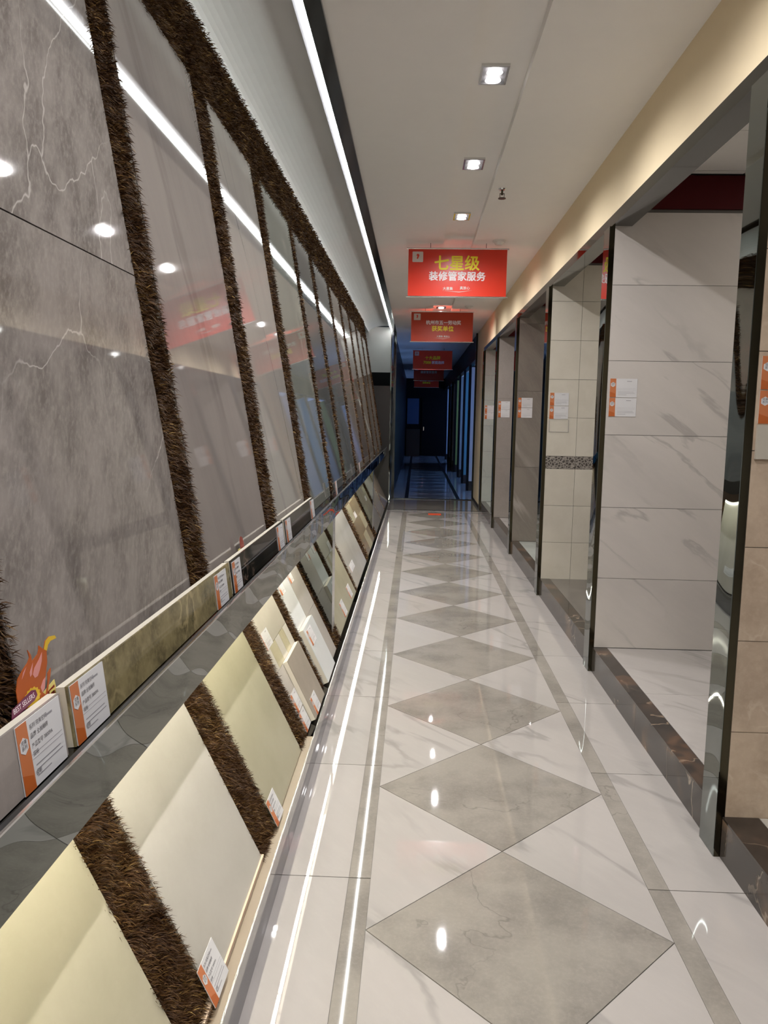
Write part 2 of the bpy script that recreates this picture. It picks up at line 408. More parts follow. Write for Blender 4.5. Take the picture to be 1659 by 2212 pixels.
MB().cyl((0, 0), .007, .007, -.04, -.008, 10).box(-.016, -.012, -.003, .003, -.06, -.03).box(.012, .016, -.003, .003, -.06, -.03).box(-.016, .016, -.003, .003, -.034, -.03).obj('frame', POSTD, t, center=False)
MB().cyl((0, 0), .026, .026, -.064, -.06, 16).obj('deflector', POSTD, t, center=False)
for x, y, lb in ((.683, 7.0, 'round white smoke detector on the ceiling right above the first red sign'), (.689, 10.97, 'small round smoke detector on the ceiling between the first and second red signs')):
    t = empty('smoke_detector', loc=(x, y, ZC)); tag(t, lb, 'smoke detector', 'smoke detectors on the ceiling')
    MB().cyl((0, 0), .055, .06, -.015, 0, 24).obj('base', WHITE, t, center=False); MB().cyl((0, 0), .028, .045, -.04, -.015, 24).obj('sensor_head', WHITE, t, center=False)

# hanging signs
def sign(y, lines, mat, label, dim=False):
    t = empty('hanging_sign', loc=(.335, y, 2.78)); tag(t, label, 'sign', 'red banners hanging over the aisle')
    RX = Matrix.Rotation(PI/2, 4, 'X')
    MB().box(-.435, .435, -.001, .001, -.205, .205).obj('banner', mat, t, center=False)
    RZ = Matrix.Rotation(PI/2, 4, 'Y')
    for z, n in ((.208, 'top_rod'), (-.208, 'bottom_rod')):
        o = MB().cyl((0, 0), .007, .007, -.45, .45, 10).obj(n, CHROME, t, center=False); o.matrix_basis = Matrix.Translation((0, 0, z)) @ RZ
    for x in (-.24, .25): box('hanging_wire', BLACK, x-.002, x+.002, -.002, .002, .21, .254, t)
    b = MB(); b.prism([(-.40, .095), (-.395, .09), (-.345, .09), (-.31, .09), (-.305, .095), (-.305, .175), (-.31, .18), (-.395, .18), (-.40, .175)], 0, .0008)
    lg = b.obj('badge', PINKP, t, center=False); lg.matrix_basis = Matrix.Translation((0, -.0015, 0)) @ RX
    h = MB().prism([(-.362, .118), (-.350, .118), (-.338, .150), (-.352, .163), (-.366, .150), (-.355, .142)], 0, .0006).obj('emblem', RED, lg, center=False); h.location = (0, 0, .001)
    for body, size, mt, x, z, f in lines:
        o = link('lettering', fat(text_me(body, size, mt), f), t); o.matrix_basis = Matrix.Translation((x, -.0028, z)) @ RX
    if not dim:
        o = MB().prism([(-.13, -.155), (.02, -.168), (.14, -.150), (.02, -.163)], 0, .0006).obj('flourish', PINKP, t, center=False); o.matrix_basis = Matrix.Translation((0, -.0028, 0)) @ RX
    return t
sign(7.12, [('七星级', .135, YEL, -.005, .075, .0035), ('装修管家服务', .084, WPRINT, .0, -.035, .0022), ('大惠集', .030, PINKP, -.08, -.138, .0005), ('真放心', .030, PINKP, .07, -.132, .0005)],
     RED, 'nearest and largest hanging red banner with three big yellow characters over white ones')
sign(11.25, [('杭州市五一劳动奖', .062, WPRINT, .02, .055, .002), ('获奖单位', .078, YEL, .01, -.03, .002), ('大惠集 真放心', .030, PINKP, .02, -.135, .0005)], RED2,
     'second hanging orange red banner with a white line over a yellow line of characters')
sign(17.6, [('十大品牌', .085, YEL, 0, .04, .002), ('7000', .085, YEL, -.12, -.06, .002), ('家庭选择', .07, WPRINT, .12, -.06, .002)], RED, 'third hanging banner, dim dark red, first one inside the dark hall', True)
sign(22.9, [('装修管家服务', .08, PINKP, 0, .03, .002)], RED, 'fourth hanging banner, very dark red, deeper in the dark hall', True)
sign(28.0, [('杭州市五一劳动奖', .06, PINKP, 0, .03, .002), ('获奖单位', .07, YEL, 0, -.05, .002)], RED, 'farthest and smallest dark red hanging banner at the end of the hall', True)

# ---------------------------------------------------------------- left rack
def rack_frame(x0, z0, deg):
    a = math.radians(deg); s, c = math.sin(a), math.cos(a)
    return Matrix(((0, -s, c, x0), (1, 0, 0, 0), (0, c, s, z0), (0, 0, 0, 1)))
UP = rack_frame(-.55, 1.06, 9.5); LO = rack_frame(-.435, .15, 26)
struct(box('wall_left', HALLDARK, -1.06, -1.0, -1.8, 14.2, 0, 3.12))
struct(box('wall_back', CEIL, -1.06, 3.2, -1.86, -1.8, 0, 3.12))
def pile(parent, x0, x1, y0, y1, sp, ln, wd, zb=-.012, skip=None):
    nx = max(2, int((x1-x0)/sp)); ny = max(2, int((y1-y0)/sp)); n = nx*ny
    gx, gy = np.meshgrid(np.linspace(x0, x1, nx), np.linspace(y0, y1, ny)); gx = gx.ravel()+NR.uniform(-sp, sp, n)*.6; gy = gy.ravel()+NR.uniform(-sp, sp, n)*.6
    gx = np.clip(gx, x0, x1); gy = np.clip(gy, y0, y1)
    # tufts lean together
    ph = np.sin(gx*41+3*np.sin(gy*23))*1.7+np.sin(gy*37+2.2*np.sin(gx*31))*1.5+NR.normal(0, .9, n)
    tl = np.clip(NR.normal(.62, .28, n), .1, 1.25); L = ln*NR.uniform(.7, 1.15, n)
    dx = np.cos(ph)*np.sin(tl); dy = np.sin(ph)*np.sin(tl)-.22; dz = np.cos(tl)
    nn = np.sqrt(dx*dx+dy*dy+dz*dz); dx /= nn; dy /= nn; dz /= nn
    wa = NR.uniform(0, 2*PI, n); wx, wy = np.cos(wa)*wd/2, np.sin(wa)*wd/2
    V = np.zeros((n, 5, 3))
    V[:, 0] = np.c_[gx-wx, gy-wy, np.full(n, zb)]; V[:, 1] = np.c_[gx+wx, gy+wy, np.full(n, zb)]
    mx, my, mz = gx+dx*L*.55, gy+dy*L*.55, zb+dz*L*.6
    V[:, 2] = np.c_[mx+wx*.9, my+wy*.9, mz]; V[:, 3] = np.c_[mx-wx*.9, my-wy*.9, mz]
    V[:, 4] = np.c_[gx+dx*L, gy+dy*L-.15*L, zb+dz*L*.9]
    me = bpy.data.meshes.new('pile'); me.vertices.add(n*5); me.vertices.foreach_set('co', V.ravel())
    base = np.arange(n)*5
    lp = np.stack([base, base+1, base+2, base+3, base+3, base+2, base+4], 1).ravel()
    me.loops.add(n*7); me.loops.foreach_set('vertex_index', lp.astype(np.int32))
    me.polygons.add(n*2); me.polygons.foreach_set('loop_start', np.stack([np.arange(n)*7, np.arange(n)*7+4], 1).ravel().astype(np.int32))
    me.update(calc_edges=True)
    tone = np.repeat(np.clip(NR.beta(1.6, 2.6, n)+.10*np.sin(gx*17)*np.sin(gy*19), 0, 1), 5)
    a = me.attributes.new('tone', 'FLOAT', 'POINT'); a.data.foreach_set('value', tone.astype(np.float32))
    me.materials.append(PILE)
    o = bpy.data.objects.new('pile', me); COL.objects.link(o); o.parent = parent; o['kind'] = 'stuff'
    return o

slabs = [(0.02, .85, 'SLAB2', 'polished taupe slab at the very near end of the upper rack, before the grey brown marble pair'),
 (1.045, 1.88, 'SLAB1', ''),
 (2.035, 2.865, 'SLAB2', 'tall polished taupe slab with faint diagonal streaks, next after the grey brown marble pair'),
 (3.07, 3.86, 'SLAB3', 'tall polished pale sand slab with thin dark diagonal veins, third column of the upper rack'),
 (4.07, 4.96, 'SLAB4', 'tall glossy grey green slab, fourth column of the upper rack'),
 (5.13, 5.88, 'SLAB5', 'tall glossy dark slate slab, fifth column of the upper rack'),
 (6.08, 7.04, 'SLAB6', 'tall glossy steel grey slab, sixth column of the upper rack'),
 (7.24, 8.10, 'SLAB8', 'narrow looking beige brown slab, seventh column of the upper rack'),
 (8.30, 9.15, 'SLAB7', 'narrow looking warm brown slab, eighth column of the upper rack'),
 (9.35, 10.2, 'SLAB8', 'beige brown slab, ninth column of the upper rack, third from its far end'),
 (10.4, 11.25, 'SLAB7', 'warm brown slab, second from the far end of the upper rack'),
 (11.45, 12.3, 'SLAB8', 'beige brown slab, farthest column of the upper rack')]
def slab(name, M, x0, x1, y0, y1, mat, label, cat, group, z0=-.012, z1=0):
    t = empty(name, M @ Matrix.Translation(((x0+x1)/2, y0, 0))); w2 = (x1-x0)/2; h = y1-y0
    # glazed face and pale body
    MB().box(-w2, w2, 0, h, z1-.003, z1).obj('polished_face', mat, t)
    MB().box(-w2, w2, 0, h, z0, z1-.003).obj('tile_body', EDGE if 'marble slab' not in mat.name else DARKGAP, t)
    return tag(t, label, cat, group)
G = 'tall slabs leaning on the upper rack'
for x0, x1, mn, lb in slabs:
    mt = globals()[mn]
    if mn == 'SLAB1':
        slab('stone_slab', UP, x0, x1, -.066, .773, mt, 'grey brown marble slab with white veins, lower one of the nearest pair, behind the best sellers card', 'slab', G)
        slab('stone_slab', UP, x0, x1, .776, 1.65, mt, 'grey brown marble slab, upper one of the nearest pair, above the black joint', 'slab', G)
    else: slab('stone_slab', UP, x0, x1, -.066, 1.65, mt, lb, 'slab', G)
uc = empty('shag_carpet', UP); tag(uc, 'brown shag carpet lining behind the tall slabs of the upper rack', 'carpet')
MB().box(-1.75, 12.75, -.062, 1.985, -.035, -.0125).obj('backing', CARPETB, uc)
edges = [(a[1], b_[0]) for a, b_ in zip(slabs, slabs[1:])]
for i, (a, b_) in enumerate(edges):
    far = a > 3.5
    sp = .0042 if a < 1.5 else (.005 if a < 2.5 else (.0065 if a < 4 else .011))
    pile(uc, a-.002, b_+.002, -.05, 1.66, sp, .030, .0024*(sp/.0045))
for a, b_, sp in ((.85, 3.2, .0062), (3.2, 5.2, .0085), (5.2, 8.5, .013), (8.5, 12.75, .017)):
    pile(uc, a, b_, 1.645, 1.985, sp, .032, .0024*(sp/.0045))
pile(uc, 12.3, 12.72, 0, 1.66, .018, .03, .01)

# fascia, ledge, under-fascia light
rk = empty('rack_fascia', loc=(-.465, 0, .96)); tag(rk, 'long mirror polished steel fascia between the upper and the lower rack', 'fascia')
kid(box('mirror_panel', MIRROR, -.466, -.460, -1.75, 12.6, .915, 1.021), rk)
kid(box('bright_lip', EDGEL, -.4627, -.4590, -1.75, 12.6, 1.021, 1.0240), rk)
kid(box('inner_lip', BLACK, -.474, -.4665, -1.75, 12.6, .915, 1.0205), rk)
kid(box('ledge', LEDGE, -.62, -.4745, -1.75, 12.6, .975, .993), rk)
ul = empty('led_light_strip', loc=(-.525, 0, .93)); tag(ul, 'warm light strip tucked under the steel fascia, lighting the lower tiles', 'light strip')
yy = -1.0
while yy < 11.5:
    if not any(abs(yy+.5-p) < .3 for p in ()): box('light_segment', UNDERM, -.006, .006, yy+.01, yy+.99, -.004, .004, ul)
    yy += 1.0

# lower rack
kb = empty('rack_plinth', loc=(-.42, 0, 0)); tag(kb, 'low mirror steel plinth at the foot of the lower rack', 'plinth')
for y0, y1 in ((-1.75, 2.52), (2.522, 6.9), (6.902, 12.6)):
    kid(box('kick_plate', MIRRORK, -.46, -.408, y0, y1, 0, .143), kb)
kid(box('bright_edge', EDGEL, -.4095, -.405, -1.75, 12.6, .143, .1465), kb)
kid(box('ledge_board', BRONZE, -.47, -.4096, -1.75, 3.15, .1435, .148), kb)
kid(box('ledge_board', LEDGE, -.47, -.4096, 3.152, 12.6, .1435, .148), kb)
tag(box('wooden_batten', WOODB, -.452, -.437, 1.55, 2.22, .1485, .166), 'bare pale wooden batten lying under the second lower tile', 'batten')
GL = 'tiles leaning on the lower rack'
lower = [(.80, 1.454, 'CREAM1', 'pale yellow cream tile at the bottom left corner, nearest of the lower rack'),
 (1.63, 2.21, 'CREAM2', 'off white cream tile, second of the lower rack, with the wooden batten under it'),
 (2.415, 3.0, 'CREAM3', 'yellow beige tile, third of the lower rack, between two brown pile strips'),
 (4.66, 5.90, 'CREAM3', 'wide pale yellow tile right after the first mirrored pilaster'),
 (6.01, 7.18, 'CREAM2', 'wide off white tile after the wide pale yellow one on the lower rack'),
 (9.02, 10.2, 'GREYW', 'grey brown tile right after the second mirrored pilaster'),
 (10.27, 11.3, 'GREYW', 'second grey brown tile after the second mirrored pilaster'),
 (11.4, 12.5, 'SLAB7', 'dark brown tile at the far end of the lower rack')]
def lslab(x0, x1, y0, y1, mat, label, z0=-.012, z1=0):
    t = empty('leaning_tile', LO @ Matrix.Translation(((x0+x1)/2, y0, 0))); w2 = (x1-x0)/2; h = y1-y0
    MB().box(-w2, w2, 0, h, z1-.003, z1).obj('glazed_face', mat, t); MB().box(-w2, w2, 0, h, z0, z1-.003).obj('tile_body', EDGE, t)
    return tag(t, label, 'tile', GL)
for x0, x1, mn, lb in lower: lslab(x0, x1, 0.004, .70, globals()[mn], lb)
# sample board with stripes
t = empty('sample_board', LO @ Matrix.Translation((3.165, .004, 0))); tag(t, 'sample board with a cream top, a row of upright stripes and a taupe lower half', 'sample board')
MB().box(0, .475, 0, .70, -.014, -.004).obj('backboard', EDGE, t)
MB().box(0, .475, .396, .70, -.004, 0).obj('cream_top', CREAM4, t)
MB().box(0, .475, 0, .290, -.004, 0).obj('taupe_bottom', SANDT, t)
for i, (a, b_, mt) in enumerate(((0, .065, CREAM4), (.067, .19, OLIVES), (.192, .285, CREAM4), (.287, .385, OLIVES), (.387, .475, CREAM4))):
    MB().box(a, b_, .292, .394, -.004, 0).obj('stripe', mt, t)
lslab(3.30, 3.62, .004, .295, TAUPES, 'small taupe tile resting on the lower right of the striped sample board', .001, .024)
t = empty('sample_board', LO @ Matrix.Translation((3.785, .004, 0))); tag(t, 'sample board with white tiles on the left and sand beige tiles on the right', 'sample board')
MB().box(0, .61, 0, .70, -.014, -.004).obj('backboard', EDGE, t)
for y0, y1 in ((0, .30), (.302, .70)):
    MB().box(0, .285, y0, y1, -.004, 0).obj('tile', WHITET, t)
    MB().box(.287, .61, y0, y1, -.004, 0).obj('tile', SANDT, t)
lslab(3.785, 4.10, .004, .30, WHITET, 'small white marbled tile resting on the white half of the second sample board', .001, .026)
# wood look board
t = empty('sample_board', LO @ Matrix.Translation((7.5, .004, 0))); tag(t, 'board of golden brown wood look tiles before the second mirrored pilaster', 'sample board')
MB().box(0, 1.1, 0, .70, -.014, -.004).obj('backboard', EDGE, t)
for i in range(3):
    for j in range(4): MB().box(i*.367, i*.367+.364, j*.175, j*.175+.173, -.004, -.001+.001*((i+j) % 2)).obj('tile', (WOODT, OLIVES, WOODT)[(i+2*j) % 3], t)

lc = empty('shag_carpet', LO); tag(lc, 'brown shag carpet lining showing in strips between the lower tiles', 'carpet')
MB().box(-1.7, 12.6, 0, .86, -.036, -.0145).obj('backing', CARPETB, lc)
for a, b_, sp in ((1.454, 1.63, .0035), (2.21, 2.415, .0038), (3.0, 3.165, .0048), (3.64, 3.785, .006), (4.395, 4.665, .007), (5.90, 6.01, .009), (7.18, 7.5, .012), (8.6, 9.02, .013), (10.2, 10.27, .013), (11.3, 11.4, .013)):
    pile(lc, a-.001, b_+.001, 0.004, .66, sp, .030 if sp < .005 else .026, .0024*(sp/.0042), -.0145)
struct(box('light_leak_blocker', DARKGAP, -.86, -.625, -1.7, 12.6, .96, .975))  # unseen strip added to stop light leaking in behind the rack
for y, lb in ((4.47, 'mirrored pilaster interrupting the lower rack after the white and sand sample board'), (8.74, 'second mirrored pilaster of the lower rack, after the wood look board')):
    t = empty('mirror_pilaster', loc=(-.70, y+.07, .2)); tag(t, lb, 'pilaster', 'mirrored pilasters of the lower rack')
    kid(box('mirror_face', MIRRORF, -.86, -.472, y, y+.004, .15, .914), t); kid(box('side_face', EDGEL, -.477, -.472, y+.005, y+.14, .15, .914), t)

# ---------------------------------------------------------------- price tags
def bars(rows, mat, z):
    b = MB()
    for x0, x1, y, h in rows: b.box(x0, x1, y-h/2, y+h/2, z, z+.0002)
    return b.me(mat)
_tg = {}
def price_tag(M, label, w=.125, h=.088, full=False, group='white price tags with an orange band', band=.028, clear=False):
    t = empty('price_tag', M); tag(t, label, 'tag', group)
    key = (w, h, band)
    if key not in _tg:
        c = MB().box(0, w, 0, h, 0, .0016).me(CARD)
        ob = MB().prism([(0, 0), (band*1.05, 0), (band, h), (0, h)], .0017, .0021).me(ORANGE)
        od = MB().prism([(0, 0), (band*1.05, 0), (band*.9, h*.20), (0, h*.30)], .0022, .0024).me(ORANGE2)
        cy = h*.68; r = band*.42
        hx = MB().prism([(band/2+r*math.sin(i*PI/3), cy+r*math.cos(i*PI/3)) for i in range(6)], .0023, .0026).me(CARD)
        hx.flip_normals() if False else None
        rows = [(w*.30, w*.62, h*.13, .0016), (w*.30, w*.92, h*.22, .0014), (w*.30, w*.88, h*.29, .0014), (w*.62, w*.80, h*.86, .003), (w*.25, w*.96, h*.40, .0005), (w*.25, w*.96, h*.47, .0005)]
        ink = bars(rows, GREYINK, .0017)
        tx = text_me('系列 完美空间', h*.085, INK, align='LEFT'); tx2 = text_me('完美\n系列', r*.62, INK); tx3 = text_me('品牌 全抛釉砖', h*.085, INK, align='LEFT'); tx4 = text_me('产品型号 38009A', h*.085, INK, align='LEFT')
        _tg[key] = (c, ob, od, hx, ink, tx, tx2, tx3, tx4, cy)
    c, ob, od, hx, ink, tx, tx2, tx3, tx4, cy = _tg[key]
    link('card', c, t); bo = link('orange_band', ob, t); link('orange_corner', od, bo)
    bd = link('badge', hx, t); o = link('badge_lettering', tx2, bd); o.location = (band/2, cy+.001, .0028)
    link('print_lines', ink, t)
    if full:
        for m_, fy in ((tx, .86), (tx3, .73), (tx4, .58)):
            o = link('lettering', m_, t); o.location = (w*.27, h*fy, .0018)
        o = link('lettering', text_me('规格', h*.085, INK, align='LEFT'), t); o.location = (w*.27, h*.46, .0018)
        o = link('lettering', text_me('说明', h*.085, INK, align='LEFT'), t); o.location = (w*.27, h*.17, .0018)
    return t
# short skirting tiles on the ledge
SK = rack_frame(-.505, .9945, 7)
sk = [(-.02, 1.084, 'TAUPETILE', 'short tile strip at the near end of the ledge, mostly out of view behind the first price tag'),
      (1.11, 2.125, 'GREENM', 'short olive green marble strip standing on the ledge'),
      (2.146, 3.01, 'BLACKM', 'short black marble strip with pinkish veins standing on the ledge'),
      (3.05, 3.92, 'BROWNM', 'short dark brown stone strip standing on the ledge after the black one')]
for x0, x1, mn, lb in sk:
    t = empty('skirting_tile', SK @ Matrix.Translation((x0, 0, 0))); tag(t, lb, 'tile', 'short skirting tiles on the ledge')
    MB().box(0, x1-x0, 0, .095, -.004, 0).obj('polished_face', globals()[mn], t); MB().box(0, x1-x0, 0, .095, -.018, -.004).obj('tile_body', EDGE, t)
T = Matrix.Translation
price_tag(SK @ T((.952, .0, .0005)), 'price tag at far left, standing in front of the best sellers flame card', .124, .094, True)
price_tag(SK @ T((1.113, .0, .0005)), 'price tag at the left end of the olive green marble strip', .124, .094, True)
price_tag(SK @ T((1.957, .0, .0005)), 'price tag at the right end of the olive green marble strip', .12, .088, True)
price_tag(SK @ T((2.151, .0, .0005)), 'price tag at the left end of the black marble strip', .10, .088, True)
price_tag(SK @ T((2.862, .0, .0005)), 'price tag at the right end of the black marble strip', .13, .088)
price_tag(SK @ T((3.056, .0, .0005)), 'price tag at the left end of the dark brown stone strip', .12, .088)
price_tag(SK @ T((3.787, .0, .0005)), 'price tag at the right end of the dark brown stone strip', .12, .088)
price_tag(SK @ T((4.97, .0, .0005)), 'small upright price tag on the ledge before the dark slate slab', .10, .088)
price_tag(SK @ T((7.06, .0, .0005)), 'farthest small price tag on the ledge, beside the steel grey slab', .10, .088)
# lower tags
def low(x, y, lb, z=.0006, **k): price_tag(LO @ T((x, y, z)), lb, **k)
low(1.600, .006, 'price tag leaning at the bottom left corner of the second, off white lower tile', w=.122, h=.095, z=.012, full=True)
low(2.392, .004, 'price tag at the bottom left corner of the third, yellow beige lower tile', w=.112, h=.088, z=.012, full=True)
low(3.178, .398, 'pale tag on the cream top of the striped sample board', w=.13, h=.075, band=.008)
low(3.175, .095, 'price tag on the lower left of the striped sample board', w=.118, h=.082)
low(3.168, .006, 'price tag at the very bottom left of the striped sample board', w=.118, h=.082)
low(3.345, .006, 'price tag on the small taupe tile', w=.125, h=.078, z=.025)
low(3.80, .50, 'price tag at the top of the white half of the second sample board', w=.11, h=.06)
low(4.085, .50, 'price tag at the top of the sand beige half of the second sample board', w=.10, h=.06)
low(3.815, .20, 'price tag on the small white marbled tile', w=.14, h=.082, z=.027)
low(5.05, .02, 'price tag near the middle of the wide pale yellow tile', w=.16, h=.10)
low(5.55, .03, 'price tag at the lower right of the wide pale yellow tile', w=.16, h=.09)
low(6.10, .12, 'grey tag on the left of the wide off white tile', w=.30, h=.06, band=.01)
low(7.80, .36, 'grey tag on the upper part of the wood look board', w=.20, h=.06, band=.01)
low(9.25, .22, 'grey tag on the first grey brown tile after the second pilaster', w=.25, h=.06, band=.01)

# flame card
FC = rack_frame(-.535, 1.06, 9.5)
t = empty('flame_card', FC @ T((1.039, .0034, 0)) @ Matrix.Scale(1.039, 4));  tag(t, 'orange flame shaped best sellers card standing behind the leftmost price tag', 'card')
def off(pts): return [(x-1.0, y-.02) for x, y in pts]
flame = [(.995, .035), (.974, .0537), (.976, .071), (.985, .0842), (1.002, .0923), (1.017, .0973), (1.024, .1024), (1.023, .1136), (1.029, .1044), (1.028, .0953), (1.047, .1004), (1.052, .1054), (1.054, .1105), (1.065, .1014), (1.074, .1115), (1.086, .1146), (1.103, .1115), (1.106, .1065), (1.088, .1075), (1.079, .1044), (1.072, .0973), (1.067, .0811), (1.061, .073), (1.051, .0588), (1.038, .0477), (1.047, .0395), (1.058, .0537), (1.063, .0669), (1.074, .071), (1.07, .0629), (1.06, .0507), (1.051, .0406), (1.035, .030), (1.022, .0324)]
MB().prism(off(flame), 0, .0012).obj('flame', FLAME, t, center=False)
tip = [(1.065, .1014), (1.074, .1115), (1.086, .1146), (1.103, .1115), (1.106, .1065), (1.088, .1075), (1.079, .1044), (1.072, .0973)]
MB().prism(off(tip), .0013, .0015).obj('flame_tip', FLAMEY, t, center=False)
for p in ([(1.058, .0994), (1.046, .0923), (1.03, .0852), (1.023, .0781), (1.026, .072), (1.035, .072), (1.044, .0791), (1.053, .0882)], [(1.029, .0933), (1.016, .0831), (1.015, .0771), (1.021, .0791)],
          [(1.054, .0639), (1.046, .0618), (1.036, .0548), (1.038, .0466), (1.046, .0497)], [(1.011, .0933), (1.0, .0882), (.994, .0811), (1.001, .0852)]):
    MB().prism(off(p), .0013, .0015).obj('flame_highlight', FLAMEP, t, center=False)
gear = [(1.010+(.0215 if i % 2 else .0185)*math.cos(i*PI/14)*1.05, .050+(.0215 if i % 2 else .0185)*math.sin(i*PI/14)*.62) for i in range(28)]
MB().prism(off(gear), .0017, .002).obj('yellow_gear', FLAMEY, t, center=False)
cd = MB().prism(off([(.955, -.042), (.959, .0345), (1.052, .0466), (1.080, .0517), (1.080, -.042)]), -.0012, -.0002).obj('yellow_card', CARDY, t, center=False)
o = MB().prism(off([(.962, .0), (.962, .030), (1.045, .040), (1.076, .0455), (1.076, .0)]), -.0001, .0001).obj('red_panel', DKRED, t, center=False)
o = link('lettering', fat(text_me('热卖产品', .031, CARDY), .0006), t); o.matrix_basis = Matrix(((1, 0, 0, .018), (.12, 1, 0, .0035), (0, 0, 1, .0021), (0, 0, 0, 1)))
MB().prism(off([(.949, .0395), (.955, .0527), (1.009, .0600), (1.020, .0570), (1.022, .0490), (1.013, .0446)]), .0022, .0026).obj('purple_ribbon', PURPLE, t, center=False)
o = link('lettering', text_me('BEST SELLERS', .0098, WPRINT), t); o.matrix_basis = Matrix(((1, 0, 0, -.0145), (.12, 1, 0, .0300), (0, 0, 1, .0028), (0, 0, 0, 1)))
t = empty('round_card', FC @ T((2.40, .036, 0))); tag(t, 'small dark red rounded card peeking from behind the black marble strip', 'card')
MB().cyl((0, 0), .024, .024, 0, .0012, 24).obj('disc', DKRED, t, center=False); MB().box(-.06, -.03, -.04, -.008, 0, .0012).obj('yellow_corner', CARDY, t, center=False)

# ---------------------------------------------------------------- right side
struct(box('wall_right', BEIGE, 1.082, 1.18, -1.8, 14.4, 2.65, ZC))
hd = struct(box('trim_4', HEADER, 1.078, 1.19, -1.8, 12.95, 2.59, 2.649))
struct(box('wall_right', BEIGE, 1.08, 1.18, 12.94, 14.4, .06, 2.65)); struct(box('baseboard_right', BLACK, 1.075, 1.18, 12.94, 14.4, 0, .06))
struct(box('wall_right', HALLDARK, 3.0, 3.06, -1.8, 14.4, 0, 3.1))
PF = [2.59, 4.59, 6.61, 8.65, 10.72, 12.80]
TH = .135
def wtiles(par, yf, xs, zs, mat, border=None):
    for a, b_ in zip(zs, zs[1:]):
        for c, d in zip(xs, xs[1:]):
            mt = mat
            if border and abs(a-border[0]) < .01: mt = border[1]
            kid(MB().box(c+.0012, d-.0012, yf, yf+.011, a+.0012, b_-.0012).obj('tile', mt), par)
# relief border
m, nt, b = new_mat('pebbled border tile'); BORDERTILE = m
v = coords(nt, rnd=False); vo = N(nt, 'ShaderNodeTexVoronoi'); vo.inputs['Scale'].default_value = 42; vo.feature = 'DISTANCE_TO_EDGE'; nt.links.new(v, vo.inputs['Vector'])
f = ramp(nt, vo.outputs['Distance'], .0, .22)
nt.links.new(mix(nt, f, (.30, .27, .24), (.06, .05, .045)), b.inputs['Base Color']); b.inputs['Roughness'].default_value = .3; bump(nt, b, vo.outputs['Distance'], .5)
plab = ['partition clad in beige brown marble tiles at the right edge, nearest of the row',
        'partition clad in large white grey veined marble tiles, second of the row',
        'partition clad in small cream tiles with a dark pebbled border, third of the row',
        'partition clad in streaked grey stone tiles, fourth of the row',
        'partition clad in plain taupe tiles, fifth of the row',
        'partition clad in pale grey green tiles, farthest of the row']
XE = 2.95
zr = lambda z0, h, z1: [z0+h*i for i in range(int((z1-z0)/h)+1)] + ([z1] if (z1-z0) % h > .03 else [])
def frange(a, s, b):
    o = [a]
    while o[-1]+s < b: o.append(o[-1]+s)
    return o+[b]
conf = [(frange(1.096, .64, XE), frange(.135, .3192, 2.66), BEIGESTONE, None),
        (frange(1.096, .84, XE), frange(.149, .4238, 2.665), BAYMARBLE, None),
        ([1.096]+frange(1.345, .31, XE), [.144, .465, .78, 1.092, 1.199, 1.52, 1.836, 2.155, 2.47, 2.76], CREAMTILE, (1.092, None)),
        (frange(1.096, .85, XE), [.15, .978, 1.808, 2.53, 2.7], STREAKGREY, None),
        (frange(1.096, .85, XE), [.15, .963, 1.78, 2.59], TAUPETILE, None),
        (frange(1.096, .85, XE), [.15, .556, .97, 1.39, 1.8, 2.2, 2.6], PALETILE, None)]
for i, yf in enumerate(PF):
    t = empty('display_partition', loc=(1.1, yf, 0)); tag(t, plab[i], 'partition', 'tiled display partitions on the right')
    xs, zs, mt, bd = conf[i]
    kid(box('core', GROUT, 1.0965, XE, yf+.008, yf+TH-.004, .141 if i else .0, 2.86), t)
    if bd: bd = (bd[0], BORDERTILE)
    wtiles(t, yf, xs, zs, mt, bd)
    kid(box('tile_back', CREAMTILE, 1.0965, XE, yf+TH-.0035, yf+TH, .141, 2.6), t)
    kid(box('red_board', REDP, 1.10, XE, yf-.012, yf+.0075, zs[-1]+.018, 2.862), t)
    # steel end cap
    kid(box('mirror_cap', POSTS, 1.066, 1.0685, yf+.001, yf+TH-.001, 0, 2.589), t)
    kid(box('steel_return', POSTD, 1.069, 1.0955, yf, yf+.003, 0, 2.589), t)
    kid(box('cap_core', TRIMD, 1.069, 1.0955, yf+.0035, yf+TH, 0, 2.589), t)
